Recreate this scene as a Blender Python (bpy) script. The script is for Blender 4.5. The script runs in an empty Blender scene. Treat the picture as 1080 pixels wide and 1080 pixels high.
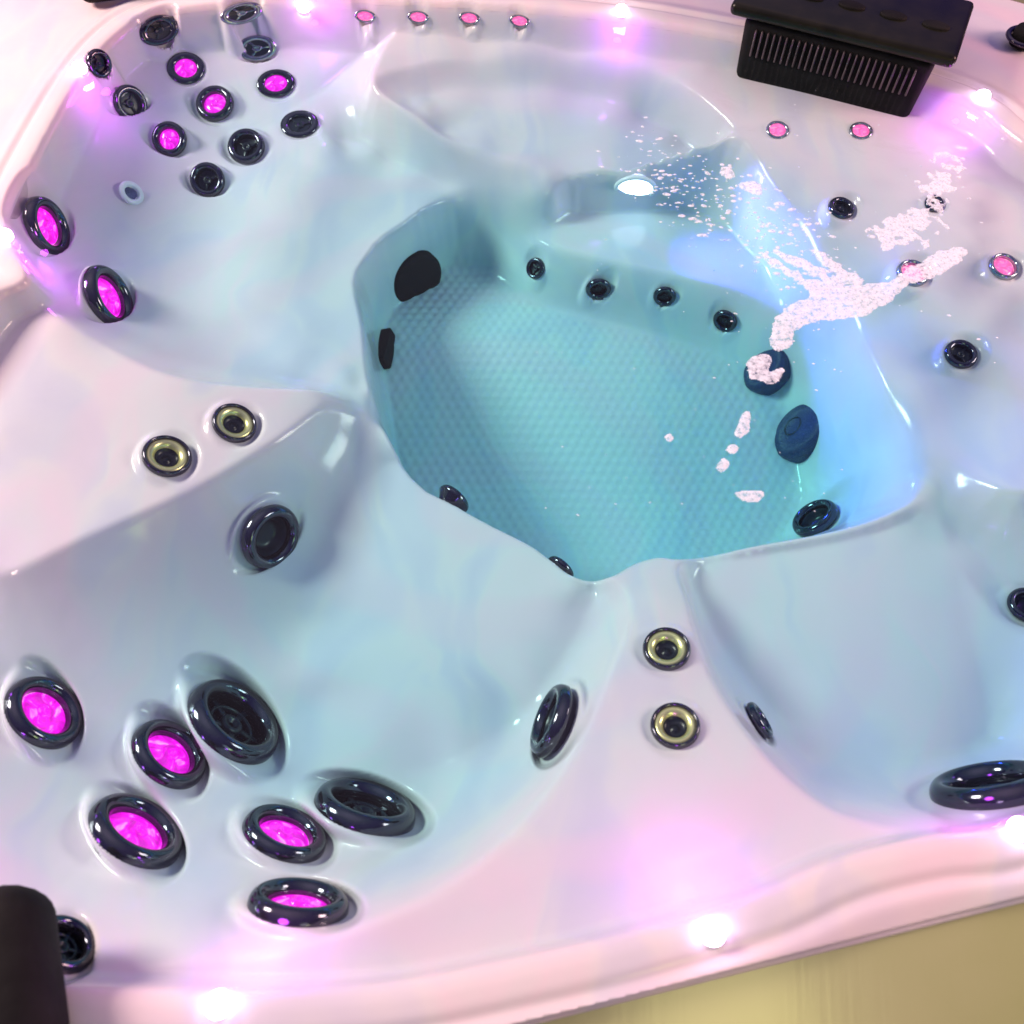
import bpy, math, random
import numpy as np
from mathutils import Vector, Matrix
random.seed(4); rng = np.random.default_rng(7)
PI = math.pi
sc = bpy.context.scene
C = sc.collection

# ------------------------------------------------------------------ camera
H_CAM, PITCH, FOC = 1.2, math.radians(60), 900.0
cam_d = bpy.data.cameras.new('camera'); cam = bpy.data.objects.new('camera', cam_d); C.objects.link(cam)
cam.location = (0, 0, H_CAM); cam.rotation_euler = (PI/2 - PITCH, 0, 0)
cam_d.sensor_width = 36; cam_d.lens = 36*FOC/1080; cam_d.clip_end = 200; cam_d.clip_start = .02
sc.camera = cam
CAM = np.array([0, 0, H_CAM])
FW_ = np.array([0, math.cos(PITCH), -math.sin(PITCH)]); RT_ = np.array([1., 0, 0]); UP_ = np.cross(RT_, FW_)
def ray(px, py):
    d = FW_*FOC + RT_*(px-540) + UP_*(540-py)
    return d/np.linalg.norm(d)
def U(px, py, z):                       # the point of height z measured in the photograph at (px, py)
    d = ray(px, py); t = (z-H_CAM)/d[2]
    return (d[0]*t, d[1]*t, z)

# ------------------------------------------------------------------ curves and fields
def catmull(P, closed, n=6):
    P = np.array(P, float); N = len(P); out = []
    for i in range(N if closed else N-1):
        if closed: a, b, c, d = P[(i-1) % N], P[i], P[(i+1) % N], P[(i+2) % N]
        else: a, b, c, d = P[max(i-1, 0)], P[i], P[i+1], P[min(i+2, N-1)]
        for k in range(n):
            t = k/n
            out.append(.5*((2*b)+(-a+c)*t+(2*a-5*b+4*c-d)*t*t+(-a+3*b-3*c+d)*t**3))
    if not closed: out.append(P[-1])
    return np.array(out)
def pts(*L):
    return [(p[1:] if p[0] == 'w' else U(*p)) for p in L]
def dist_poly(X, Y, P, closed=True):    # unsigned distance
    D = np.full(X.shape, 1e9)
    n = len(P)
    for i in range(n if closed else n-1):
        ax, ay = P[i][:2]; bx, by = P[(i+1) % n][:2]
        ex, ey = bx-ax, by-ay; L2 = ex*ex+ey*ey
        if L2 < 1e-14: continue
        t = np.clip(((X-ax)*ex+(Y-ay)*ey)/L2, 0, 1)
        D = np.minimum(D, (X-ax-t*ex)**2+(Y-ay-t*ey)**2)
    return np.sqrt(D)
def inside(X, Y, P):
    I = np.zeros(X.shape, bool); n = len(P)
    for i in range(n):
        ax, ay = P[i][:2]; bx, by = P[(i+1) % n][:2]
        if ay == by: continue
        c = (ay > Y) != (by > Y)
        I ^= c & (X < (bx-ax)*(Y-ay)/(by-ay)+ax)
    return I
def S(u): u = np.clip(u, 0, 1); return u*u*(3-2*u)
def idw(X, Y, P, p=3):
    num = np.zeros(X.shape); den = np.zeros(X.shape)
    for q in P:
        w = 1/(((X-q[0])**2+(Y-q[1])**2)+1e-4)**(p/2); num += w*q[2]; den += w
    return num/den

WATER = -.014
# inner rim of the basin
RIM = catmull(pts((60,1039,0),(150,1044,0),(240,1046,0),(330,1045,0),(430,1036,0),(560,1010,0),(680,981,0),(800,944,0),(890,905,0),(980,883,0),(1080,866,0),
    ('w',.95,.33,0),('w',1.2,.6,0),('w',1.31,1.0,0),('w',1.29,1.35,0),(1080,148,0),(1035,112,0),(980,90,0),(880,60,0),(770,37,0),(655,17,0),(540,6,0),(430,0,0),(318,-3,0),(240,2,0),(160,14,0),
    (120,38,0),(85,80,0),(50,140,0),(20,200,0),(6,245,0),(28,291,0),('w',-.99,1.16,0),('w',-1.03,1.0,0),('w',-1.06,.75,0),('w',-1.03,.45,0),('w',-.93,.2,0),('w',-.75,.05,0)), True)
OUTER_C = [(-1.45,-.33),(1.62,.325),(1.45,2.05),(.95,2.36),(-1.6,2.62)]
def round_poly(P, r, n=8):
    P = np.array(P, float); out = []
    for i in range(len(P)):
        a, b, c = P[i-1], P[i], P[(i+1) % len(P)]
        u = (a-b)/np.linalg.norm(a-b); v = (c-b)/np.linalg.norm(c-b)
        ang = math.acos(np.clip(u@v, -1, 1)); L = r/math.tan(ang/2)
        p0, p2 = b+u*L, b+v*L
        for k in range(n+1):
            t = k/n; out.append((1-t)**2*p0+2*t*(1-t)*b+t*t*p2)
    return np.array(out)
OUTER = round_poly(OUTER_C, .16)

C1 = pts((34,300,-.045),(60,332,-.055),(110,365,-.09),(180,396,-.11),(260,408,-.145),(340,411,-.185),(392,440,-.26))
C2 = pts(('w',-.98,.62,-.06),(0,606,-.10),(80,570,-.105),(200,518,-.13),(290,465,-.155),(345,427,-.19),(392,442,-.262))
C3 = pts((697,586,-.25),(668,640,-.205),(645,710,-.165),(615,780,-.13),(560,860,-.095),(480,928,-.075),(400,965,-.06),(300,990,-.055),(200,1000,-.052))
C4 = pts((712,590,-.25),(727,640,-.205),(748,710,-.165),(795,783,-.12),(850,838,-.09),(905,866,-.07),(985,876,-.055),(1080,862,-.05))
C5 = pts((950,455,-.25),(1005,488,-.23),(1080,520,-.17),('w',1.15,.95,-.09))
ECR = pts((392,88,-.10),(430,118,-.125),(480,150,-.165),(540,172,-.19),(430,72,-.105),(500,66,-.11),(600,66,-.105),(690,76,-.09),(750,112,-.10),(800,172,-.135),(845,240,-.175))
DED = pts((870,285,-.2),(900,340,-.23),(930,400,-.24))
DMID = pts((820,137,-.09),(908,138,-.075),(887,220,-.13),(985,215,-.09),(963,290,-.14),(1058,282,-.10),(1013,374,-.18),(940,330,-.2),
    ('w',1.15,1.35,-.07),('w',1.05,1.1,-.14),(1080,430,-.17),(1040,150,-.052),(760,75,-.075),(700,50,-.07))
AMID = pts((378,285,-.27),(480,205,-.25),(395,410,-.27))
DIV = pts((247,447,-.14),(176,482,-.115),(0,450,-.065),(90,470,-.095),(703,685,-.17),(712,766,-.13),(700,850,-.095),(700,630,-.2),(640,930,-.075),(800,880,-.075),(900,540,-.27),(600,600,-.27))

# grid
STEP = .0042
gx = np.arange(-1.70, 1.72, STEP); gy = np.arange(-.42, 2.72, STEP)
X, Y = np.meshgrid(gx, gy)
rim_in = inside(X, Y, RIM); rim_d = dist_poly(X, Y, RIM)
rim_pts = [(p[0], p[1], -.062) for p in RIM[::5]]
ctrl = np.array(rim_pts+C1+C2+C3+C4+C5+ECR+DED+DMID+AMID+DIV)
_, ui = np.unique(np.round(ctrl[:, :2], 3), axis=0, return_index=True); ctrl = ctrl[ui]
# linear radial basis on a coarse grid, then bilinear up
def rbf(ctrl, Xq, Yq):
    n = len(ctrl); d = np.hypot(ctrl[:, None, 0]-ctrl[None, :, 0], ctrl[:, None, 1]-ctrl[None, :, 1])
    A = np.zeros((n+1, n+1)); A[:n, :n] = d; A[:n, n] = 1; A[n, :n] = 1
    w = np.linalg.solve(A, np.append(ctrl[:, 2], 0))
    out = np.full(Xq.shape, w[n])
    for i in range(n): out += w[i]*np.hypot(Xq-ctrl[i, 0], Yq-ctrl[i, 1])
    return out
Z = rbf(ctrl, X, Y)
def blur(A, s):
    r = int(3*s/STEP)+1; k = np.exp(-.5*(np.arange(-r, r+1)*STEP/s)**2); k /= k.sum()
    for ax in (0, 1):
        P = np.pad(A, [(r, r) if a == ax else (0, 0) for a in (0, 1)], 'edge')
        A = sum(k[j]*(P[j:j+A.shape[0], :] if ax == 0 else P[:, j:j+A.shape[1]]) for j in range(2*r+1))
    return A
Z = blur(Z, .012)

def bowl(top, bottom, mix=.5, n=4):
    global Z
    T = catmull(top, True, n); B = catmull(bottom, True, n)
    m = inside(X, Y, T)
    xs, ys = X[m], Y[m]
    dt = dist_poly(xs, ys, T); db = np.where(inside(xs, ys, B), 0, dist_poly(xs, ys, B))
    u = dt/(dt+db+1e-6); u = mix*S(u)+(1-mix)*(1-(1-u)**1.75)
    zl = idw(xs, ys, bottom)
    Z[m] = Z[m]*(1-u)+zl*u
rimw = lambda *L: pts(*L)
# seat in the far left corner
bowl(pts((34,300,-.045),(60,332,-.055),(110,365,-.09),(180,396,-.11),(260,408,-.145),(340,411,-.185),(396,436,-.265),
         (386,350,-.27),(378,285,-.27),(430,236,-.26),(480,203,-.25),(590,203,-.24),(600,186,-.21),(540,172,-.19),(480,150,-.165),(430,118,-.125),(392,88,-.10),(400,50,-.07),(420,6,-.04),
         (318,2,-.04),(240,7,-.04),(165,20,-.04),(126,42,-.04),(92,84,-.04),(56,142,-.04),(26,202,-.04),(12,246,-.04)),
     pts((240,300,-.24),(250,240,-.23),(300,185,-.21),(335,150,-.2),(375,150,-.232),(425,176,-.252),(480,199,-.268),(560,209,-.272),(480,207,-.262),(430,237,-.26),(380,285,-.27),
         (388,350,-.27),(393,400,-.275),(350,400,-.26),(290,375,-.25)), .12)
# shallow seat in the middle of the far side
bowl(pts((392,88,-.10),(430,72,-.105),(500,66,-.11),(600,66,-.105),(690,76,-.09),(750,112,-.10),(800,172,-.135),(812,190,-.15),(760,179,-.22),(680,181,-.22),(600,186,-.21),(540,172,-.19),(480,150,-.165),(430,118,-.125)),
     pts((435,110,-.14),(470,98,-.15),(560,94,-.155),(640,103,-.17),(700,132,-.2),(735,160,-.215),(745,178,-.222),(680,181,-.222),(600,185,-.215),(540,170,-.2),(485,146,-.18)), .3)
# corner seat at the near left
bowl(pts(('w',-.98,.62,-.06),(0,606,-.10),(80,570,-.105),(200,518,-.13),(290,465,-.155),(345,427,-.19),(392,442,-.262),(430,488,-.29),(480,530,-.29),(560,573,-.29),(604,611,-.29),(640,621,-.29),
         (668,640,-.205),(645,710,-.165),(615,780,-.13),(560,860,-.095),(480,928,-.075),(400,968,-.06),(300,1000,-.052),(200,1012,-.05),(100,1015,-.05),('w',-.72,.09,-.05),('w',-.88,.24,-.05),('w',-.97,.45,-.05)),
     pts((330,590,-.32),(322,680,-.345),(350,765,-.36),(430,808,-.36),(520,775,-.345),(580,710,-.305),(615,650,-.3),(630,621,-.295),(604,611,-.29),(560,573,-.29),(480,530,-.29),(432,490,-.29),(395,500,-.295)), .12)
# seat at the near right
bowl(pts((718,592,-.26),(727,640,-.205),(748,710,-.165),(795,783,-.12),(850,838,-.09),(905,866,-.07),(985,876,-.055),(1080,860,-.05),('w',.93,.36,-.05),('w',1.15,.6,-.05),('w',1.2,.85,-.07),
         (1080,520,-.17),(1005,488,-.23),(960,478,-.26),(962,520,-.29),(945,547,-.29),(880,568,-.29),(800,582,-.29)),
     pts((735,600,-.29),(765,680,-.3),(830,745,-.31),(920,785,-.315),(1040,775,-.31),('w',.85,.62,-.3),('w',.88,.8,-.29),(1060,630,-.3),(985,575,-.295),(948,548,-.29),(880,568,-.29),(800,582,-.29)), .12)
# footwell
FLOOR = -.47
TOPF = pts((378,285,-.27),(386,345,-.27),(396,415,-.28),(430,488,-.29),(480,530,-.29),(560,573,-.29),(604,612,-.29),(640,621,-.3),(668,603,-.29),(697,586,-.25),(720,592,-.265),(800,582,-.29),(880,568,-.29),(945,547,-.29),
    (964,515,-.28),(958,470,-.26),(930,400,-.24),(895,335,-.23),(862,285,-.2),(835,235,-.175),(805,195,-.155),(760,181,-.22),(680,182,-.22),(600,188,-.22),(575,206,-.24),(480,205,-.25),(430,237,-.26))
BOTF = pts((425,300,FLOOR),(404,345,FLOOR),(402,395,FLOOR),('w',-.24,.98,FLOOR),('w',-.1,.90,FLOOR),('w',.02,.83,FLOOR),('w',.14,.80,FLOOR),('w',.28,.84,FLOOR),('w',.45,.88,FLOOR),(862,520,FLOOR),(858,470,FLOOR),(838,410,FLOOR),(812,370,FLOOR),(800,340,FLOOR))
BOTF += pts((812,300,-.34),(800,255,-.33),(740,228,-.32),(640,222,-.32),(580,224,-.33),(552,232,-.36),(520,262,FLOOR),(470,275,FLOOR))
T = catmull(TOPF, True, 4); B = catmull(BOTF, True, 4)
m = inside(X, Y, T); xs, ys = X[m], Y[m]
dt = dist_poly(xs, ys, T); ib = inside(xs, ys, B); db = np.where(ib, 0, dist_poly(xs, ys, B))
u = dt/(dt+db+1e-6); u = .35*S(u)+.65*u
flz = FLOOR-.15*S((1.56-ys)/.6)
zf = Z[m]*(1-u)+flz*u
# raised step inside the footwell, below the far seat
STEPP = pts((541,231,-.335),(570,252,-.335),(610,268,-.335),(700,288,-.335),(780,308,-.335),(830,330,-.335),(880,340,-.33),(840,240,-.3),(760,205,-.3),(640,205,-.3),(560,212,-.3))
SP = catmull(STEPP, True, 4)
isd = inside(xs, ys, SP); ds = dist_poly(xs, ys, SP)
zs = -.328-.012*S(ds/.1)*0
w = np.where(isd, 1, 1-S(ds/.075)*1.0)
zstep = flz+(zs-flz)*w
k = .012
zf = np.maximum(zf, zstep)
Z[m] = zf
foot_mask = np.zeros(X.shape); foot_mask[m] = ib & (~isd) & (ds > .08)
Z = blur(Z, .005)
_c = U(535, 215, -.3); _m = np.exp(-((np.hypot(X-_c[0], Y-_c[1])/.16)**4)); _jj = np.abs(gy-_c[1]) < .3; _ii = np.abs(gx-_c[0]) < .3
_sub = np.ix_(_jj, _ii); _b = blur(Z[_sub], .019); Z[_sub] = Z[_sub]*(1-_m[_sub])+_b*_m[_sub]
_b = None
for _p, _r, _s in ((U(935, 478, -.27), .13, .022), (U(860, 300, -.22), .16, .014), (U(365, 425, -.22), .06, .012)):
    _jj = np.abs(gy-_p[1]) < _r*2; _ii = np.abs(gx-_p[0]) < _r*2; _sub = np.ix_(_jj, _ii); _m = np.exp(-((np.hypot(X[_sub]-_p[0], Y[_sub]-_p[1])/_r)**4)); _b = blur(Z[_sub], _s); Z[_sub] = Z[_sub]*(1-_m)+_b*_m
_c = U(600, 85, -.12); _m = np.exp(-((np.hypot((X-_c[0])*.55, Y-_c[1]-.02)/.15)**4)); _jj = np.abs(gy-_c[1]) < .3; _ii = np.abs(gx-_c[0]) < .6
_sub = np.ix_(_jj, _ii); _b = blur(Z[_sub], .013); Z[_sub] = Z[_sub]*(1-_m[_sub])+_b*_m[_sub]
# lip of the rim
lip = S(rim_d/.018)
Zin = -.004*(1-lip)+(np.minimum(Z, -.03))*lip
deck = .004*S(rim_d/.02)-.007*np.exp(-((rim_d-.052)/.008)**2)-.012*S((rim_d-.06)/.05)
outd = dist_poly(X, Y, OUTER); out_in = inside(X, Y, OUTER)
Zd = deck
Z = np.where(rim_in, Zin, Zd)
Z = blur(Z, .0035)
# studs moulded in the footwell floor
a = .026; q = np.round(Y/(a*.866)); xx = (X/a-.5*(q % 2)); fx = (xx-np.round(xx))*a; fy = Y-q*a*.866
Z += np.clip(blur(foot_mask, .01)*1.6-.6, 0, 1)*(.0017+.0016*np.exp(-((X+.25)/.35)**2))*np.exp(-(fx**2+fy**2)/(2*.0058**2))

def zat(x, y):
    i = (x-gx[0])/STEP; j = (y-gy[0])/STEP
    i0 = int(np.clip(i, 0, len(gx)-2)); j0 = int(np.clip(j, 0, len(gy)-2)); a_ = i-i0; b_ = j-j0
    return (Z[j0, i0]*(1-a_)+Z[j0, i0+1]*a_)*(1-b_)+(Z[j0+1, i0]*(1-a_)+Z[j0+1, i0+1]*a_)*b_
def hit(px, py):
    d = ray(px, py); t = (.02-H_CAM)/d[2]; t1 = (-.6-H_CAM)/d[2]; dtt = .002
    while t < t1:
        p = CAM+d*t
        if p[2] < zat(p[0], p[1]): break
        t += dtt
    lo, hi = t-dtt, t
    for _ in range(12):
        mid = (lo+hi)/2; p = CAM+d*mid
        if p[2] < zat(p[0], p[1]): hi = mid
        else: lo = mid
    return CAM+d*hi, hi
def normal(x, y, e=.012):
    n = np.array([zat(x-e, y)-zat(x+e, y), zat(x, y-e)-zat(x, y+e), 2*e]); return n/np.linalg.norm(n)

# ------------------------------------------------------------------ materials
def mat(name, base=(.8,.8,.8), rough=.5, metal=0, **kw):
    m = bpy.data.materials.new(name); m.use_nodes = True; b = m.node_tree.nodes['Principled BSDF']
    b.inputs['Base Color'].default_value = (*base, 1); b.inputs['Roughness'].default_value = rough; b.inputs['Metallic'].default_value = metal
    for k_, v in kw.items(): b.inputs[k_.replace('_', ' ')].default_value = v
    return m
class N:
    def __init__(s, m): s.t = m.node_tree; s.b = m.node_tree.nodes.get('Principled BSDF')
    def n(s, typ, **kw):
        x = s.t.nodes.new(typ)
        for k_, v in kw.items():
            if hasattr(x, k_): setattr(x, k_, v)
            else: x.inputs[k_.replace('_', ' ')].default_value = v
        return x
    def l(s, a, b): s.t.links.new(a, b)
def ramp(N_, src, stops):
    r = N_.n('ShaderNodeValToRGB'); e = r.color_ramp.elements
    while len(e) < len(stops): e.new(.5)
    for i, (p, c) in enumerate(stops): e[i].position = p; e[i].color = (*c, 1)
    N_.l(src, r.inputs['Fac']); return r
def noisy(m, c1, c2, scale=8, rough_var=.1, bump=.0, bscale=60):
    k_ = N(m); tc = k_.n('ShaderNodeTexCoord'); no = k_.n('ShaderNodeTexNoise', Scale=scale, Detail=5.0)
    k_.l(tc.outputs['Object'], no.inputs['Vector'])
    r = ramp(k_, no.outputs['Fac'], [(.35, c1), (.65, c2)]); k_.l(r.outputs['Color'], k_.b.inputs['Base Color'])
    r0 = k_.b.inputs['Roughness'].default_value
    mr = k_.n('ShaderNodeMapRange'); mr.inputs['To Min'].default_value = max(.02, r0-rough_var); mr.inputs['To Max'].default_value = r0+rough_var
    k_.l(no.outputs['Fac'], mr.inputs['Value']); k_.l(mr.outputs['Result'], k_.b.inputs['Roughness'])
    if bump:
        n2 = k_.n('ShaderNodeTexNoise', Scale=bscale, Detail=4.0); k_.l(tc.outputs['Object'], n2.inputs['Vector'])
        b = k_.n('ShaderNodeBump', Strength=bump, Distance=.01); k_.l(n2.outputs['Fac'], b.inputs['Height']); k_.l(b.outputs['Normal'], k_.b.inputs['Normal'])
    return m
# pearl acrylic with a soft swirled marbling, plus painted-in arcs of rim reflections
M_shell = mat('pearl_acrylic', (.8,.8,.82), .16)
k_ = N(M_shell)
tc = k_.n('ShaderNodeTexCoord')
warp = k_.n('ShaderNodeTexNoise', Scale=1.7, Detail=3.0); k_.l(tc.outputs['Object'], warp.inputs['Vector'])
mp = k_.n('ShaderNodeVectorMath', operation='MULTIPLY_ADD'); k_.l(warp.outputs['Color'], mp.inputs[0]); mp.inputs[1].default_value = (.35,.35,.35); k_.l(tc.outputs['Object'], mp.inputs[2])
mv = k_.n('ShaderNodeMapping'); mv.inputs['Scale'].default_value = (2.6, 1.0, 1.6); mv.inputs['Rotation'].default_value = (0, 0, .6); k_.l(mp.outputs[0], mv.inputs['Vector'])
sw = k_.n('ShaderNodeTexNoise', Scale=2.4, Detail=2.5, Roughness=.45, Distortion=.8); k_.l(mv.outputs[0], sw.inputs['Vector'])
rp = ramp(k_, sw.outputs['Fac'], [(.28, (.58,.57,.64)), (.42, (.62,.61,.65)), (.5, (.67,.65,.64)), (.6, (.71,.63,.64)), (.75, (.66,.65,.63))])
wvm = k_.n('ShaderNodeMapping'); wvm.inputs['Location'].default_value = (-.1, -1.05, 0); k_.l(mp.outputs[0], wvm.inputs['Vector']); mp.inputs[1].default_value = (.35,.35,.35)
wvs = k_.n('ShaderNodeTexWave', wave_type='RINGS', rings_direction='Z', Scale=1.5, Distortion=4.0, Detail=2.0); wvs.inputs['Detail Scale'].default_value = .8; k_.l(wvm.outputs[0], wvs.inputs['Vector'])  # pink arcs: reflections of rim and LEDs painted into the shell colour
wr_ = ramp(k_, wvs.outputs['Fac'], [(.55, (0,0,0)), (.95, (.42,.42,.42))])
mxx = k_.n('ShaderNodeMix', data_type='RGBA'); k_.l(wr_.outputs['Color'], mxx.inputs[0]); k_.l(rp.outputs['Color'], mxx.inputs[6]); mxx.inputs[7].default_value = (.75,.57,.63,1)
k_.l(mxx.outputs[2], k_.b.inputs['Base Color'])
k_.b.inputs['Coat Weight'].default_value = .12; k_.b.inputs['Coat Roughness'].default_value = .08; k_.b.inputs['Specular IOR Level'].default_value = .25
nb = k_.n('ShaderNodeTexNoise', Scale=14.0, Detail=3.0); k_.l(tc.outputs['Object'], nb.inputs['Vector'])
bp = k_.n('ShaderNodeBump', Strength=.12, Distance=.01); k_.l(nb.outputs['Fac'], bp.inputs['Height']); k_.l(bp.outputs['Normal'], k_.b.inputs['Normal'])

M_trim = noisy(mat('olive_cabinet', (.2,.2,.1), .22), (.38,.42,.18), (.44,.46,.23), 3, .06)
kk = N(M_trim); 
tcc = kk.n('ShaderNodeTexCoord'); mpp = kk.n('ShaderNodeMapping'); mpp.inputs['Scale'].default_value = (60, 2, 2); mpp.inputs['Rotation'].default_value = (0,0,.2)
kk.l(tcc.outputs['Object'], mpp.inputs['Vector']); nn = kk.n('ShaderNodeTexNoise', Scale=2.0, Detail=4.0); kk.l(mpp.outputs[0], nn.inputs['Vector'])
bb = kk.n('ShaderNodeBump', Strength=.05, Distance=.004); kk.l(nn.outputs['Fac'], bb.inputs['Height']); kk.l(bb.outputs['Normal'], kk.b.inputs['Normal'])
M_floor = noisy(mat('showroom_floor', (.2,.2,.12), .5), (.13,.13,.07), (.2,.19,.11), 4, .1)
M_chrome = mat('graphite_chrome', (.085,.08,.10), .11, .9)
M_brass = mat('brushed_brass', (.72,.68,.30), .3, .7)
M_dark = mat('dark_plastic', (.008,.012,.02), .3, 0, Specular_IOR_Level=.35)
M_black = noisy(mat('black_plastic', (.012,.012,.012), .75, 0, Specular_IOR_Level=.2), (.004,.004,.004), (.009,.009,.009), 25, .08, .1)
M_suction = noisy(mat('navy_grille', (.02,.035,.12), .25), (.01,.02,.07), (.03,.05,.16), 30, .08, .4, 90)
M_white = mat('white_plastic', (.75,.78,.8), .3)
M_pale = noisy(mat('pale_bezel', (.30,.31,.34), .12, .85), (.25,.26,.30), (.42,.43,.46), 2, .04)  # pale bezel tone; on two far-left jets it paints in the water's glare
def emis(name, col, st, base=(.5,.5,.5), swirl=0):
    m = mat(name, base, .15); b = m.node_tree.nodes['Principled BSDF']
    b.inputs['Emission Color'].default_value = (*col, 1); b.inputs['Emission Strength'].default_value = st
    if swirl:
        k = N(m); t = k.n('ShaderNodeTexCoord'); no = k.n('ShaderNodeTexNoise', Scale=1.6, Detail=3.0, Distortion=1.5); k.l(t.outputs['Object'], no.inputs['Vector'])
        r = ramp(k, no.outputs['Fac'], [(.38, tuple(c*.55 for c in col)), (.55, col), (.72, (min(1, col[0]), min(1, col[1]+.45), min(1, col[2])))])
        k.l(r.outputs['Color'], b.inputs['Emission Color'])
    return m
M_glow = emis('lit_magenta_lens', (1,.0,.72), 1.25, (.3,.02,.2), 1)
M_pinkglow = emis('lit_pink_lens', (1,.12,.42), 1.0, (.5,.1,.25), 1)
M_led = emis('rim_led', (1,.62,.95), 22)
M_lamp = emis('underwater_lamp_lens', (.95,.88,1), 4)

# ------------------------------------------------------------------ mesh helpers
def mesh_obj(name, V, F, m, parent=None, smooth=True):
    me = bpy.data.meshes.new(name); me.from_pydata([tuple(map(float, v)) for v in V], [], F); me.update()
    if smooth: me.polygons.foreach_set('use_smooth', [True]*len(me.polygons))
    me.materials.append(m); o = bpy.data.objects.new(name, me); C.objects.link(o)
    if parent: o.parent = parent
    return o
def lathe(prof, n=48, sx=1, sy=1):
    V = []; F = []
    for r, z in prof:
        for k in range(n): V.append((r*math.cos(2*PI*k/n)*sx, r*math.sin(2*PI*k/n)*sy, z))
    for i in range(len(prof)-1):
        for k in range(n):
            a_, b_ = i*n+k, i*n+(k+1) % n; F.append((a_, b_, b_+n, a_+n))
    if prof[-1][0] < 1e-5: pass
    return V, F
def tag(o, label=None, cat=None, kind=None, group=None):
    if label: o['label'] = label
    if cat: o['category'] = cat
    if kind: o['kind'] = kind
    if group: o['group'] = group
    return o
def rbox(cx, cy, cz, sx, sy, sz, bev=.006, seg=3):
    import bmesh
    bm = bmesh.new(); bmesh.ops.create_cube(bm, size=1)
    for v in bm.verts: v.co = Vector((v.co.x*sx+cx, v.co.y*sy+cy, v.co.z*sz+cz))
    bmesh.ops.bevel(bm, geom=list(bm.edges), offset=bev, segments=seg, profile=.5, affect='EDGES')
    V = [tuple(v.co) for v in bm.verts]; bm.verts.index_update(); F = [tuple(v.index for v in f.verts) for f in bm.faces]; bm.free()
    return V, F
def merge(parts):
    V = []; F = []
    for v, f in parts:
        o = len(V); V += v; F += [tuple(i+o for i in q) for q in f]
    return V, F
def oriented(o, p, n, s=1, spin=0):
    q = Vector(n).to_track_quat('Z', 'Y').to_matrix().to_4x4()
    if hasattr(s, '__len__'): sm = Matrix.Diagonal((*s, 1))
    else: sm = Matrix.Diagonal((s, s, s, 1))
    o.matrix_world = Matrix.Translation(Vector([float(a) for a in p])) @ q @ Matrix.Rotation(spin, 4, 'Z') @ sm

# ------------------------------------------------------------------ jets: where they sit, how large, which way they lean
# (px, py, long axis in px, lean angle on screen [deg, 0=right 90=up], short/long, kind)
JETS = [
 (104,67,28,-20,.85,'dark'),(168,32,44,-80,.52,'dark'),(255,14,46,-85,.38,'hazed'),(271,51,42,-85,.55,'hazed'),(196,72,39,-50,.72,'glow'),
 (291,88,40,-80,.62,'glow'),(137,109,36,-10,.9,'dark'),(227,110,40,-60,.78,'glow'),(179,147,36,-30,.9,'glow'),(260,155,39,-60,.85,'dark'),
 (316,131,40,-70,.72,'dark'),(219,190,36,-30,.95,'dark'),(49,239,66,10,.56,'biglow'),(114,314,74,18,.52,'biglow'),
 (385,17,23,-90,.45,'pink'),(441,18,23,-90,.45,'pink'),(495,19,23,-90,.45,'pink'),(548,22,22,-90,.5,'pink'),
 (820,137,24,-100,.7,'pink'),(908,138,24,-110,.75,'pink'),(887,220,28,-120,.6,'dark'),(985,215,20,-130,.75,'dark'),(962,289,34,-120,.6,'pink'),(1058,282,32,-130,.65,'pink'),(1013,374,34,-130,.75,'dark'),
 (565,283,22,-60,.72,'dark'),(631,304,27,-80,.65,'dark'),(701,312,24,-90,.75,'dark'),(765,338,26,-120,.75,'dark'),
 (247,447,46,60,.84,'small'),(176,482,50,70,.82,'small'),(281,564,70,-25,.74,'port'),
 (46,752,92,45,.68,'biglow'),(178,796,92,50,.62,'biglow'),(143,878,112,60,.52,'biglow'),(246,762,116,50,.56,'big'),(300,881,98,70,.5,'biglow'),(385,854,118,75,.38,'big'),(315,955,114,85,.34,'biglow'),
 (66,997,76,60,.66,'big'),(590,763,80,158,.28,'port'),(703,685,50,85,.88,'small'),(712,766,52,85,.9,'small'),(797,762,42,28,.16,'port'),(1046,832,132,98,.26,'big'),(1082,640,40,180,.6,'port'),
 (862,550,50,125,.55,'port'),(476,529,32,62,.2,'port'),(589,602,34,62,.2,'port'),
]
info = []
for (px, py, ax, lean, ratio, kind) in JETS:
    p, t = hit(px, py); R = ax/2*(t*abs(ray(px, py)@FW_))/FOC
    toc = (CAM-p)/np.linalg.norm(CAM-p)
    # screen directions perpendicular to this line of sight
    r_ = RT_-toc*(RT_@toc); r_ /= np.linalg.norm(r_); u_ = np.cross(toc, r_)
    th = math.acos(ratio); ld = math.radians(lean)
    n = toc*math.cos(th)+math.sin(th)*(r_*math.cos(ld)+u_*math.sin(ld))
    ns = normal(p[0], p[1], R*.6+.004)
    info.append([p, n/np.linalg.norm(n), R, kind, ns])
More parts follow.
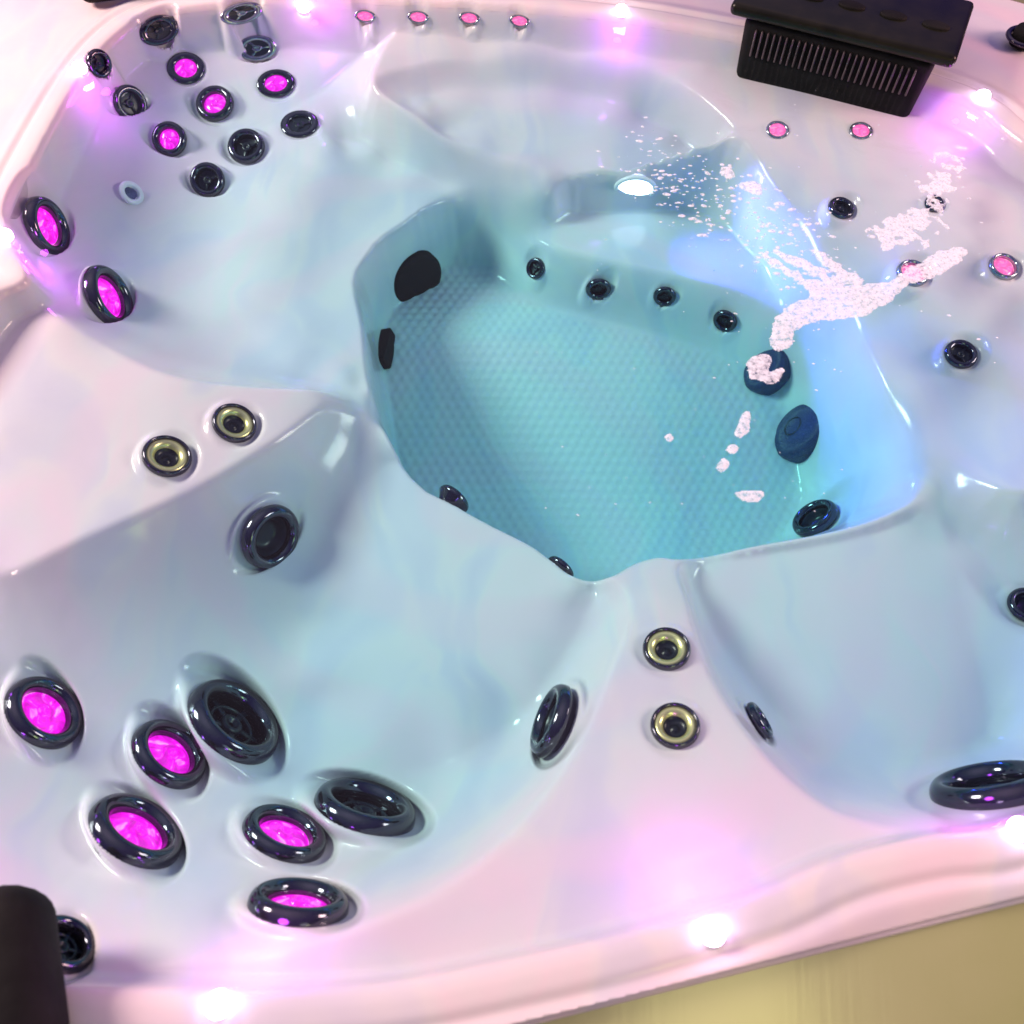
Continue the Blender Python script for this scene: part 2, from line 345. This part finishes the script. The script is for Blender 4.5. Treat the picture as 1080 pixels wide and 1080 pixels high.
# every fitting sits on a flat pad moulded into the shell, over a hole
import os
pads = []
OVR = {(476,529): (-.32, (.62,.78,.02)), (589,602): (-.325, (.66,.75,.02)), }
SQ = {(255,14): .42, (271,51): .58, (168,32): .6, (385,17): .5, (441,18): .5, (495,19): .5, (548,22): .52, (291,88): .72, (196,72): .85, (316,131): .85, (820,137): .8, (908,138): .85}
for i_, (p, n, R, kind, ns) in enumerate(info):
    if os.environ.get('DBG'): print('ANG', JETS[i_][:2], kind, round(math.degrees(math.acos(np.clip(n@ns,-1,1)))), 'n', n.round(2), 'ns', ns.round(2), 'z', round(p[2],3))
    if JETS[i_][:2] in OVR:
        z_, n_ = OVR[JETS[i_][:2]]; n = np.array(n_, float); n /= np.linalg.norm(n); info[i_][1] = n
        if z_ is not None: p = np.array(U(*JETS[i_][:2], z_)); info[i_][0] = p
        else: pads.append((p, n, R, kind))
        continue
    if JETS[i_][:2] in SQ:
        n = .8*ns+.2*(CAM-p)/np.linalg.norm(CAM-p); n /= np.linalg.norm(n); info[i_][1] = n; pads.append((p, n, R*.8, kind)); continue
    if n@ns < .72:
        toc = (CAM-p)/np.linalg.norm(CAM-p); n2 = 2*toc*(toc@n)-n
        if n2@ns > n@ns: n = n2
    k2 = (1 if kind in ('big','biglow','port') else .85) if n@ns > .72 else .35
    if kind in ('big', 'biglow'): R = R*.93; info[i_][2] = R
    mixn = n*k2+ns*(1-k2); mixn /= np.linalg.norm(mixn); info[i_][1] = mixn; pads.append((p, mixn, R, kind))
def press(pads, pit=True):
    Wm = np.zeros(X.shape); Ws = np.zeros(X.shape)+1e-12; Wz = np.zeros(X.shape); Wp = np.zeros(X.shape)
    for p, n, R, kind in pads:
        nn = n.copy(); 
        if nn[2] < .42: h_ = nn[:2]/np.linalg.norm(nn[:2]); nn = np.array([*(h_*math.sqrt(1-.42**2)), .42])
        sel = np.hypot(X-p[0], Y-p[1]) < R*2.3
        dx, dy = X[sel]-p[0], Y[sel]-p[1]; zp = -(nn[0]*dx+nn[1]*dy)/nn[2]
        dt = np.sqrt(dx*dx+dy*dy+zp*zp); w_ = 1-S((dt/R-1.0)/.55)
        big = kind in ('big', 'biglow', 'glow', 'dark', 'hazed')
        Wm[sel] = np.maximum(Wm[sel], w_); g_ = w_*np.exp(-4*(dt/R)**2); Ws[sel] += g_; Wz[sel] += g_*(p[2]+zp-(.03*R if kind in ('big', 'biglow') else .05*R if big else .03*R))
        Wp[sel] = np.maximum(Wp[sel], R*(1-S((dt/R-.62)/.2)))
    Z[:] = Z*(1-Wm)+np.where(Wm > 0, Wz/Ws, 0)*Wm-Wp
press(pads)

# ------------------------------------------------------------------ the tub
tub = bpy.data.objects.new('hot_tub', None); C.objects.link(tub); tub.location = (0, 0, 0)
tag(tub, 'white pearl acrylic hot tub with moulded seats, chrome jets and magenta lights', 'hot tub')
# shell grid trimmed to the outer outline
keep = out_in | (outd < STEP*2.3)
sel = keep.copy()
Xo, Yo, Zo = X.copy(), Y.copy(), Z.copy()
idx = np.argwhere(keep & ~out_in)
OP = OUTER
for j, i in idx:
    x, y = X[j, i], Y[j, i]; best = None
    for a_ in range(len(OP)):
        A, Bp = OP[a_], OP[(a_+1) % len(OP)]; e = Bp-A; L2 = e@e
        if L2 < 1e-12: continue
        t = min(1, max(0, ((x-A[0])*e[0]+(y-A[1])*e[1])/L2)); qx, qy = A[0]+t*e[0], A[1]+t*e[1]; dd = (x-qx)**2+(y-qy)**2
        if best is None or dd < best[0]: best = (dd, qx, qy)
    Xo[j, i], Yo[j, i] = best[1], best[2]
ids = -np.ones(X.shape, int); ids[keep] = np.arange(keep.sum())
V = np.stack([Xo[keep], Yo[keep], Zo[keep]], 1)
q = np.stack([ids[:-1, :-1], ids[:-1, 1:], ids[1:, 1:], ids[1:, :-1]], -1).reshape(-1, 4)
q = q[(q >= 0).all(1)]
me = bpy.data.meshes.new('shell'); me.vertices.add(len(V)); me.vertices.foreach_set('co', V.astype(np.float32).ravel())
me.loops.add(len(q)*4); me.loops.foreach_set('vertex_index', q.ravel().astype(np.int32))
me.polygons.add(len(q)); me.polygons.foreach_set('loop_start', np.arange(0, len(q)*4, 4, dtype=np.int32)); 
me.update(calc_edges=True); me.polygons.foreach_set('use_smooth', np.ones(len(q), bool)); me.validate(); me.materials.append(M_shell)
shell = bpy.data.objects.new('shell', me); C.objects.link(shell); shell.parent = tub
# rounded lip and cabinet swept round the outline
def sweep(path, prof, name, m):     # prof: (outward, z)
    P = np.array(path); n = len(P); V = []; F = []
    nx = np.roll(P, -1, 0)-np.roll(P, 1, 0); nx = np.stack([nx[:, 1], -nx[:, 0]], 1); nx /= np.linalg.norm(nx, axis=1)[:, None]
    for o_, z in prof:
        for i in range(n): V.append((P[i, 0]+nx[i, 0]*o_, P[i, 1]+nx[i, 1]*o_, z))
    for j in range(len(prof)-1):
        for i in range(n):
            a_, b_ = j*n+i, j*n+(i+1) % n; F.append((a_, b_, b_+n, a_+n))
    return mesh_obj(name, V, F, m, tub)
ze = -.008
# outline resampled evenly
def resample(P, step=.03):
    P = np.vstack([P, P[:1]]); s = np.append(0, np.cumsum(np.linalg.norm(np.diff(P, axis=0), axis=1)))
    t = np.arange(0, s[-1]-step/2, step); return np.stack([np.interp(t, s, P[:, 0]), np.interp(t, s, P[:, 1])], 1)
OR = resample(OUTER)
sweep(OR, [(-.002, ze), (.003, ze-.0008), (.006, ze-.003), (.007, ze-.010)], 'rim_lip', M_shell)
sweep(OR, [(.004, -.0125), (.03, -.024), (.16, -.075), (.185, -.09), (.19, -.12), (.17, -.13), (.165, -.9)], 'cabinet', M_trim)

# jets
def spokes(rad, n, z, w, h):
    parts = []
    for k in range(n):
        v, f = rbox(rad*.5, 0, z, rad, w, h, .004, 1); a_ = 2*PI*k/n
        parts.append(([(x*math.cos(a_)-y*math.sin(a_), x*math.sin(a_)+y*math.cos(a_), zz) for x, y, zz in v], f))
    return parts
def ring_prof(Ro, Ri, top, base, n=14):
    pr = [(Ro-.42, base), (Ro-.06, -.06), (Ro, 0)]
    rc = (Ro-Ri)/2; cx = (Ro+Ri)/2
    for k in range(n+1):
        a_ = PI*k/n; pr.append((cx+rc*math.cos(a_), .04+top*math.sin(a_)))
    pr += [(Ri-.015, -.05), (Ri-.02, -.2)]
    return pr
def proto(kind):
    """unit radius fitting: the ring is the jet, what it holds is a child"""
    bez = {'glow': M_chrome, 'biglow': M_chrome, 'big': M_chrome, 'dark': M_chrome, 'hazed': M_pale, 'pink': M_pale, 'small': M_chrome, 'port': M_chrome}[kind]
    Ri = {'glow': .58, 'biglow': .62, 'big': .62, 'dark': .58, 'hazed': .6, 'pink': .72, 'small': .80, 'port': .6}[kind]
    v, f = lathe(ring_prof(1, Ri, .27 if kind != 'small' else .22, -.55 if kind in ('port',) else -.5))
    o = mesh_obj('jet', v, f, bez); kids = []
    if kind in ('glow', 'biglow', 'pink'):
        v, f = lathe([(Ri+.02, -.02), (Ri-.04, .05), (Ri-.2, .1), (.2, .13), (.08, .12), (0.0, .10)], 40)
        kids.append(mesh_obj('lens', v, f, M_pinkglow if kind == 'pink' else M_glow))
        if kind != 'pink':
            v, f = lathe([(.22, .08), (.20, .17), (.15, .19), (.10, .17), (.06, .10), (0, .09)], 28); kids.append(mesh_obj('nozzle', v, f, M_glow))
    elif kind in ('big', 'dark', 'hazed'):
        v, f = lathe([(Ri+.02, -.12), (.5, -.14), (.3, -.15), (0, -.16)], 40); kids.append(mesh_obj('socket', v, f, M_dark))
        parts = spokes(Ri, 5 if kind == 'big' else 3, -.06, .12, .1) + [lathe([(.24, -.15), (.24, .02), (.2, .05), (.12, .05), (.1, 0), (0, -.02)], 24)]
        if kind == 'big': parts.append(lathe([(.5, -.1), (.5, -.02), (.46, .01), (.42, -.02), (.42, -.1)], 36))
        v, f = merge(parts); kids.append(mesh_obj('nozzle', v, f, M_dark if kind != 'hazed' else M_pale))
    elif kind == 'small':
        v, f = lathe([(.84, .10), (.78, .17), (.68, .18), (.54, .08), (.48, -.05)], 40); kids.append(mesh_obj('inner_ring', v, f, M_brass))
        v, f = lathe([(.52, .0), (.46, -.12), (.2, -.3), (.16, -.2), (0, -.2)], 32); kids.append(mesh_obj('nozzle', v, f, M_dark))
    elif kind == 'port':
        v, f = lathe([(Ri+.02, .05), (.5, -.06), (.46, -.25), (.3, -.3), (0, -.3)], 40); kids.append(mesh_obj('nozzle', v, f, M_dark))
    for c_ in kids: c_.parent = o
    return o, kids
protos = {}
LBL = {'glow': 'jet with a lit magenta lens', 'biglow': 'large jet with a lit magenta lens', 'pink': 'small jet glowing pink', 'hazed': 'jet ring with water glare painted into its pale tone', 'small': 'small jet with a yellow metal inner ring'}
for i_, (p, n, R, kind, ns) in enumerate(info):
    if kind not in protos: protos[kind] = proto(kind); o = protos[kind][0]
    else:
        src, ks = protos[kind]; o = src.copy(); C.objects.link(o)
        for c_ in ks: d = c_.copy(); C.objects.link(d); d.parent = o
    o.parent = tub
    if kind in LBL: o['label'] = LBL[kind]
    lift = {'port': .15, 'big': -.05, 'biglow': -.05}.get(kind, 0)
    q_ = SQ.get(JETS[i_][:2], 0)
    oriented(o, p+n*(lift*R), n, (R, R*q_, R*.4) if q_ else R, 0 if q_ else random.random()*6)
# -------- other fittings of the footwell and walls
def fit_at(px, py, ax, lean, ratio):
    p, t = hit(px, py); R = ax/2*(t*abs(ray(px, py)@FW_))/FOC
    toc = (CAM-p)/np.linalg.norm(CAM-p); r_ = RT_-toc*(RT_@toc); r_ /= np.linalg.norm(r_); u_ = np.cross(toc, r_)
    th = math.acos(ratio); ld = math.radians(lean)
    return p, toc*math.cos(th)+math.sin(th)*(r_*math.cos(ld)+u_*math.sin(ld)), R
# round drain cover
p, n, R = fit_at(438, 293, 60, -45, .72)
v, f = lathe([(1, -.5), (1, .1), (.95, .2), (.85, .24), (.3, .26), (0, .26)], 48)
o = mesh_obj('suction_cover', v, f, M_black, tub); oriented(o, p, n, R)
p, n, R = fit_at(402, 368, 30, -10, .8)
v, f = rbox(0, 0, 0, 1, 1, .5, .08, 3)
o = mesh_obj('drain_box', v, f, M_black, tub); v2 = Vector((.98, -.1, .35)); oriented(o, p+np.array([.01, 0, 0]), v2, (.105, .042, .07), 0)
for px, py, ax, ra in ((808,388,54,.75),(846,455,66,.72)):
    p, n, R = fit_at(px, py, ax, 150, ra)
    parts = [lathe([(1, -.5), (1, .05), (.96, .2), (.8, .36), (.5, .46), (0, .5)], 40)]
    o = mesh_obj('suction_dome', *merge(parts), M_suction, tub); oriented(o, p, n, (R*.85, R*1.05, R), .4)
    v, f = merge([lathe([(rr, .3), (rr+.02, .5-.3*rr*rr), (rr+.07, .5-.3*rr*rr), (rr+.09, .25)], 40) for rr in (.25, .5, .75)])
    g = mesh_obj('grille', v, f, M_dark, o)
# white eyelet on the left backrest
p, n, R = fit_at(137, 205, 26, 10, .75)
v, f = lathe(ring_prof(1, .55, .25, -.4)); n = n*.5+normal(p[0], p[1])*.5; n /= np.linalg.norm(n); o = mesh_obj('eyelet', v, f, M_white, tub); oriented(o, p+n*R*.2, n, R)
v, f = lathe([(.56, -.02), (.3, -.05), (0, -.05)], 24); g = mesh_obj('socket', v, f, M_pale, o)
# underwater lamp
p, n, R = fit_at(670, 198, 40, -90, .52)
v, f = lathe(ring_prof(1.12, .9, .12, -.3)); o = mesh_obj('underwater_lamp', v, f, M_white, tub); oriented(o, p, n, R)
v, f = lathe([(.92, .0), (.85, .1), (.5, .18), (0, .2)], 40); mesh_obj('lens', v, f, M_lamp, o)
LAMP_P, LAMP_N = p, n
# rim LEDs
LEDS = [(232,1060),(750,985),(1075,876),(1035,105),(655,14),(318,-2),(85,74),(5,250),('w',1.3,.72),('w',-.86,.1),('w',-1.08,.62)]
led_proto = None
def new_light(name, typ, loc, energy, col, size=.05, **kw):
    d = bpy.data.lights.new(name, typ); d.energy = energy; d.color = col
    if typ == 'AREA': d.size = size
    else: d.shadow_soft_size = size
    for k__, v_ in kw.items(): setattr(d, k__, v_)
    o = bpy.data.objects.new(name, d); C.objects.link(o); o.location = tuple(map(float, loc)); return o
for L in LEDS:
    x, y = (L[1], L[2]) if L[0] == 'w' else U(L[0], L[1], 0)[:2]
    # seat it on the inner edge of the rim
    i = np.argmin(np.hypot(RIM[:, 0]-x, RIM[:, 1]-y)); cen = np.array([.1, 1.05]); dirv = cen-np.array([x, y]); dirv /= np.linalg.norm(dirv)
    if led_proto is None:
        v, f = lathe([(1, -.6), (1, .1), (.92, .22), (.8, .25)], 32); led_proto = mesh_obj('rim_light', v, f, M_white)
        v, f = lathe([(1.02, .1), (.95, .5), (.6, .85), (0, 1)], 32); lp = mesh_obj('lens', v, f, M_led, led_proto); o = led_proto
    else:
        o = led_proto.copy(); C.objects.link(o); d = lp.copy(); C.objects.link(d); d.parent = o
    o.parent = tub
    z = zat(x, y); oriented(o, (x, y, z+.001), (dirv[0]*.35, dirv[1]*.35, 1), .016)
    l = new_light('rim_light_glow', 'POINT', (x+dirv[0]*.075, y+dirv[1]*.075, -.016), .34, (.8, .08, 1), .02); l.parent = tub

# filter housing on the far right rim
def local(o, p, ang, tilt=0): o.location = p; o.rotation_euler = (tilt, 0, ang)
pa = np.array(U(775, 45, .0)); pb = np.array(U(985, 98, .0)); mid = (pa+pb)/2; ang = math.atan2(pb[1]-pa[1], pb[0]-pa[0]); Lh = np.linalg.norm(pb-pa)
v, f = rbox(0, 0, -.06, Lh*.93, .10, .15, .018, 5); hs = mesh_obj('filter_housing', v, f, M_black); tag(hs, 'black filter box with ribbed grille and overhanging lid on the far right rim', 'filter box')
# narrower towards the bottom
for vert in hs.data.vertices:
    t = (-vert.co.z+.015)/.15; vert.co.x *= 1-.04*t
local(hs, (mid[0]+.01, mid[1]+.035, .055), ang)
NR = 26; parts = []
for k in range(NR):
    xk = (-.42+.84*k/(NR-1))*Lh*.93; parts.append(rbox(xk, -.054, -.035, .0045, .010, .062, .0018, 1))
v, f = merge(parts); g = mesh_obj('grille', v, f, noisy(mat('grille_plastic', (.2,.17,.18), .3), (.05,.04,.045), (.10,.075,.085), 20), hs)
v, f = rbox(0, .05, .035, Lh*1.08, .24, .03, .013, 4); lid = mesh_obj('lid', v, f, noisy(mat('lid_plastic', (.02,.022,.012), .3, 0, Specular_IOR_Level=.25), (.005,.006,.003), (.012,.012,.006), 15), hs)
for k in range(5):
    vv, ff = lathe([(.030, .0), (.030, .004), (.026, .006), (0, .006)], 28, 1, .5); mesh_obj('finger_pad', [(x+(-.4+.2*k)*Lh, y+.03, z+.049) for x, y, z in vv], ff, M_black, hs)
# headrests
def pillow(p, ang, L, W, Hh, lab):
    v, f = rbox(0, 0, 0, L, W, Hh, min(W, Hh)*.42, 6); o = mesh_obj('headrest', v, f, M_black); tag(o, lab, 'headrest', None, 'black headrests on the rim')
    for vert in o.data.vertices: vert.co.y += .9*vert.co.x**2
    local(o, p, ang); return o
x, y, z = U(-6, 1042, .04); pillow((x, y, .04), math.radians(112), .22, .15, .11, 'large black headrest on the near left rim, cut off by the left edge')
x, y, z = U(118, -14, .03); pillow((x, y+.005, .03), math.radians(14), .17, .06, .06, 'small black headrest on the far rim above the cluster of jets')
# air control knobs on the far right deck
x, y, z = U(1083, 36, .02)
v, f = lathe([(1, -.5), (1, .5), (.92, .7), (.75, .78), (0, .8)], 40); o = mesh_obj('control_knob', v, f, M_black, tub); oriented(o, (x, y, .012), (0, 0, 1), .03)
v, f = lathe(ring_prof(1.5, 1.05, .2, -.2)); g = mesh_obj('collar', v, f, M_chrome, o)

# ------------------------------------------------------------------ water
WS = .012
wx = np.arange(RIM[:, 0].min()-.03, RIM[:, 0].max()+.03, WS); wy = np.arange(RIM[:, 1].min()-.03, RIM[:, 1].max()+.03, WS)
WX, WY = np.meshgrid(wx, wy); win = inside(WX, WY, RIM); wdd = dist_poly(WX, WY, RIM); kp = win | (wdd < .012)
turb = np.exp(-(((WX-.75)/.45)**2+((WY-1.45)/.4)**2))
WZ = WATER+.0004*np.sin(WX*9+WY*5)+.0003*np.sin(WX*17-WY*13+1)
for _ in range(60):
    a_ = rng.uniform(0, 2*PI); fr = rng.uniform(40, 130); ph = rng.uniform(0, 6)
    WZ = WZ+turb*.00022*np.sin(fr*(WX*math.cos(a_)+WY*math.sin(a_))+ph)*60/fr
ii = -np.ones(WX.shape, int); ii[kp] = np.arange(kp.sum())
V = np.stack([WX[kp], WY[kp], WZ[kp]], 1); q = np.stack([ii[:-1, :-1], ii[:-1, 1:], ii[1:, 1:], ii[1:, :-1]], -1).reshape(-1, 4); q = q[(q >= 0).all(1)]
used = np.unique(q); rem = -np.ones(len(V), int); rem[used] = np.arange(len(used)); V = V[used]; q = rem[q]
nV = len(V); VB = V.copy(); VB[:, 2] = -.62
E_ = {}
for f_ in q:
    for a_, b_ in ((0,1),(1,2),(2,3),(3,0)): E_[(f_[a_], f_[b_])] = 1
side = [(b_, a_, a_+nV, b_+nV) for (a_, b_) in E_ if (b_, a_) not in E_]
faces = [tuple(map(int, f_)) for f_ in q]+[tuple(int(i+nV) for i in f_[::-1]) for f_ in q]+[tuple(map(int, s_)) for s_ in side]
mw = bpy.data.materials.new('water'); mw.use_nodes = True; nt = mw.node_tree; nt.nodes.clear()
kw_ = N(mw); kw_.t = nt
out = nt.nodes.new('ShaderNodeOutputMaterial'); tr = nt.nodes.new('ShaderNodeBsdfTransparent'); gl = nt.nodes.new('ShaderNodeBsdfGlossy'); gl.inputs['Roughness'].default_value = .0
fr = nt.nodes.new('ShaderNodeFresnel'); fr.inputs['IOR'].default_value = 1.33; mx = nt.nodes.new('ShaderNodeMixShader')
ge = nt.nodes.new('ShaderNodeNewGeometry'); mior = nt.nodes.new('ShaderNodeMapRange'); mior.inputs['To Min'].default_value = 1.33; mior.inputs['To Max'].default_value = 1/1.33; nt.links.new(ge.outputs['Backfacing'], mior.inputs['Value']); nt.links.new(mior.outputs['Result'], fr.inputs['IOR'])
tcw = nt.nodes.new('ShaderNodeTexCoord'); n1 = nt.nodes.new('ShaderNodeTexNoise'); n1.inputs['Scale'].default_value = 9; n1.inputs['Detail'].default_value = 3; n1.inputs['Distortion'].default_value = 1
nt.links.new(tcw.outputs['Object'], n1.inputs['Vector']); bw = nt.nodes.new('ShaderNodeBump'); bw.inputs['Strength'].default_value = .2; bw.inputs['Distance'].default_value = .02
nt.links.new(n1.outputs['Fac'], bw.inputs['Height']); nt.links.new(bw.outputs['Normal'], gl.inputs['Normal']); nt.links.new(bw.outputs['Normal'], fr.inputs['Normal'])
nt.links.new(fr.outputs[0], mx.inputs['Fac']); nt.links.new(tr.outputs[0], mx.inputs[1]); nt.links.new(gl.outputs[0], mx.inputs[2]); nt.links.new(mx.outputs[0], out.inputs['Surface'])
va = nt.nodes.new('ShaderNodeVolumeAbsorption'); va.inputs['Color'].default_value = (.0, .93, .94, 1); va.inputs['Density'].default_value = .98
nt.links.new(va.outputs[0], out.inputs['Volume'])
water = mesh_obj('water', V.tolist()+VB.tolist(), faces, mw); water['kind'] = 'structure'

# ------------------------------------------------------------------ foam
import bmesh
foam_m = noisy(mat('foam', (.86,.87,.9), .6), (.80,.90,.96), (.86,.96,1.0), 60, .1, .12, 140)
kf = N(foam_m); tf = kf.n('ShaderNodeTexCoord'); nf = kf.n('ShaderNodeTexNoise', Scale=110.0, Detail=4.0, Roughness=.6); kf.l(tf.outputs['Object'], nf.inputs['Vector'])
rf = ramp(kf, nf.outputs['Fac'], [(.32, (.2,.2,.2)), (.46, (.68,.68,.68)), (.6, (.92,.92,.92))]); kf.l(rf.outputs['Color'], kf.b.inputs['Alpha'])
def noise2(x, y, seed=0):
    from mathutils import noise
    return noise.noise(Vector((x, y, seed)))
def foam_patch(outline_px, fs_=.004, edge=.012, seed=0):
    fs = .0022; P = catmull([U(a_, b_, WATER) for a_, b_ in outline_px], True, 5)
    x0, x1, y0, y1 = P[:, 0].min()-.01, P[:, 0].max()+.01, P[:, 1].min()-.01, P[:, 1].max()+.01
    fx_, fy_ = np.meshgrid(np.arange(x0, x1, fs), np.arange(y0, y1, fs)); d = dist_poly(fx_, fy_, P)*np.where(inside(fx_, fy_, P), 1, -1)
    nz = np.vectorize(lambda a_, b_: noise2(a_*38, b_*38, seed)+.5*noise2(a_*90, b_*90, seed+3))(fx_, fy_)
    h = d+nz*edge
    V = []; F = []; im = {}
    for j in range(fx_.shape[0]-1):
        for i in range(fx_.shape[1]-1):
            if h[j, i] > 0 and h[j+1, i] > 0 and h[j, i+1] > 0 and h[j+1, i+1] > 0:
                fc = []
                for jj, i2 in ((j, i), (j, i+1), (j+1, i+1), (j+1, i)):
                    if (jj, i2) not in im:
                        im[(jj, i2)] = len(V); V.append((fx_[jj, i2], fy_[jj, i2], WATER+.0012+min(.003, math.sqrt(max(h[jj, i2], 0))*.025)))
                    fc.append(im[(jj, i2)])
                F.append(tuple(fc))
    return V, F
parts = [
 foam_patch([(822,373),(812,366),(813,350),(822,330),(838,318),(852,312),(848,300),(862,296),(885,302),(910,300),(938,297),(955,285),(985,268),(1008,261),(1020,267),(1008,282),(985,294),(958,302),(938,320),(915,332),(892,338),(862,340),(842,348),(832,366)], .0035, .007),
 foam_patch([(796,264),(815,272),(840,286),(862,296),(872,306),(850,306),(830,293),(812,282)], .0035, .013, 5),
 foam_patch([(808,262),(840,272),(868,286),(890,298),(880,304),(855,292),(830,280)], .0035, .014, 15),
 foam_patch([(850,262),(880,275),(900,290),(912,298),(895,302),(870,284)], .0035, .016, 16),
 foam_patch([(780,195),(792,190),(806,198),(800,206),(786,203)], .003, .008, 17), foam_patch([(757,180),(770,176),(776,186),(764,190)], .003, .008, 18),
 foam_patch([(787,384),(800,374),(815,378),(812,392),(826,388),(818,408),(800,402),(790,398)], .004, .006, 8),
 foam_patch([(774,455),(785,434),(793,440),(788,458),(778,462)], .004, .004, 9),
 foam_patch([(764,475),(772,468),(780,473),(772,480)], .003, .003, 9), foam_patch([(754,494),(762,484),(770,490),(762,500)], .003, .003, 11),
 foam_patch([(774,520),(790,517),(806,520),(800,530),(782,529)], .003, .003, 12), foam_patch([(700,462),(706,457),(711,463),(705,468)], .003, .003, 13),
 foam_patch([(985,180),(1000,165),(1015,168),(1008,190),(990,215),(975,225),(970,210)], .004, .046, 21),
 foam_patch([(925,235),(960,222),(990,225),(975,250),(940,262),(920,255)], .004, .055, 23),
]
# free bubbles
bv = []; bf = []
dome = lathe([(1, 0), (.85, .5), (.5, .85), (0, 1)], 8)
def bubble(x, y, r):
    o = len(bv); s_ = rng.uniform(.8, 2.2); a_ = rng.uniform(-.5, .3)
    for vx, vy, vz in dome[0]:
        ux, uy = vx*s_, vy
        bv.append((x+r*(ux*math.cos(a_)-uy*math.sin(a_)), y+r*(ux*math.sin(a_)+uy*math.cos(a_)), WATER+.0005+r*.35*vz))
    bf.extend(tuple(i+o for i in q_) for q_ in dome[1])
for _ in range(420):
    t = rng.uniform(0, 1); px = 680+t*190+rng.normal(0, 28); py = 175+t*100+rng.normal(0, 22); x, y, _z = U(px, py, WATER); bubble(x, y, rng.uniform(.0008, .0030)*rng.choice([1, 1, 1.8]))
for _ in range(60):
    px = rng.uniform(740, 1060); py = rng.uniform(110, 420); x, y, _z = U(px, py, WATER); bubble(x, y, rng.uniform(.0008, .0025))
for _ in range(45):
    px = rng.uniform(560, 900); py = rng.uniform(250, 560); x, y, _z = U(px, py, WATER); bubble(x, y, rng.uniform(.0006, .0014))
parts.append((bv, bf))
v, f = merge(parts); foam = mesh_obj('foam', v, f, foam_m); tag(foam, 'white foam and bubbles drifting on the water over the footwell edge', 'foam', 'stuff')

# ------------------------------------------------------------------ ground
v, f = [(-30,-30,-.9),(30,-30,-.9),(30,30,-.9),(-30,30,-.9)], [(0,1,2,3)]
g = mesh_obj('floor', v, f, M_floor, None, False); g['kind'] = 'structure'

# ------------------------------------------------------------------ light
w = bpy.data.worlds.new('World'); sc.world = w; w.use_nodes = True
wn = w.node_tree; bg = wn.nodes['Background']
wt = wn.nodes.new('ShaderNodeTexCoord'); dp = wn.nodes.new('ShaderNodeVectorMath'); dp.operation = 'DOT_PRODUCT'; dp.inputs[1].default_value = Vector((-.15, .42, .90)).normalized()
wn.links.new(wt.outputs['Generated'], dp.inputs[0]); wr = wn.nodes.new('ShaderNodeValToRGB'); wn.links.new(dp.outputs['Value'], wr.inputs['Fac'])
e = wr.color_ramp.elements; e[0].position = 0; e[0].color = (.02, .01, .06, 1); e[1].position = 1; e[1].color = (1.0, .70, 1.0, 1)
for p_, c_ in ((.35, (.06, .03, .24)), (.65, (.17, .11, .44)), (.88, (.42, .36, .56))): x_ = e.new(p_); x_.color = (*c_, 1)
wn.links.new(wr.outputs['Color'], bg.inputs['Color']); bg.inputs['Strength'].default_value = .74
def area(name, loc, target, size, energy, col, sy=None):
    o = new_light(name, 'AREA', loc, energy, col, size)
    if sy: o.data.shape = 'RECTANGLE'; o.data.size_y = sy
    o.rotation_euler = (Vector(target)-Vector(loc)).to_track_quat('-Z', 'Y').to_euler(); return o
area('softbox_light', (-3.5, 1.8, 2.4), (0, 1.0, -.2), 1.15, 265, (1, .73, .63), 1.15)
area('added_warm_fill', (3.2, 1.0, 1.3), (.8, 1.2, 0), 1.0, 92, (1, .56, .50), 1.0)  # added, unseen light that warms the seats on the right
area('added_fill_light', (1.6, -2.3, 2.6), (.4, .9, -.2), 1.2, 6, (1, .90, .80), 1.2)  # added fill from behind the camera, lifts the walls facing it
# the lit lamp under water
lamp = new_light('underwater_lamp_beam', 'SPOT', LAMP_P+np.array([.02, -.03, .03]), 38, (.10, .07, 1), .03, spot_size=math.radians(80), spot_blend=.8)
lamp.rotation_euler = Vector((.80, -.72, .06)).to_track_quat('-Z', 'Y').to_euler(); lamp.parent = tub
area('added_rim_warmer', (.9, -1.3, 1.0), (.4, .0, -.1), .5, 6, (.95, .85, .30), .5)  # added low light that turns the near rim creamier, no fixture there
cam_d.dof.use_dof = True; cam_d.dof.focus_distance = 1.75; cam_d.dof.aperture_fstop = 3.0
sc.view_settings.view_transform = 'Standard'; sc.view_settings.look = 'None'; sc.view_settings.gamma = 1; sc.view_settings.exposure = .18
sc.view_settings.use_curve_mapping = False
sc.cycles.adaptive_threshold = .02; sc.cycles.transparent_max_bounces = 16; sc.cycles.max_bounces = 5
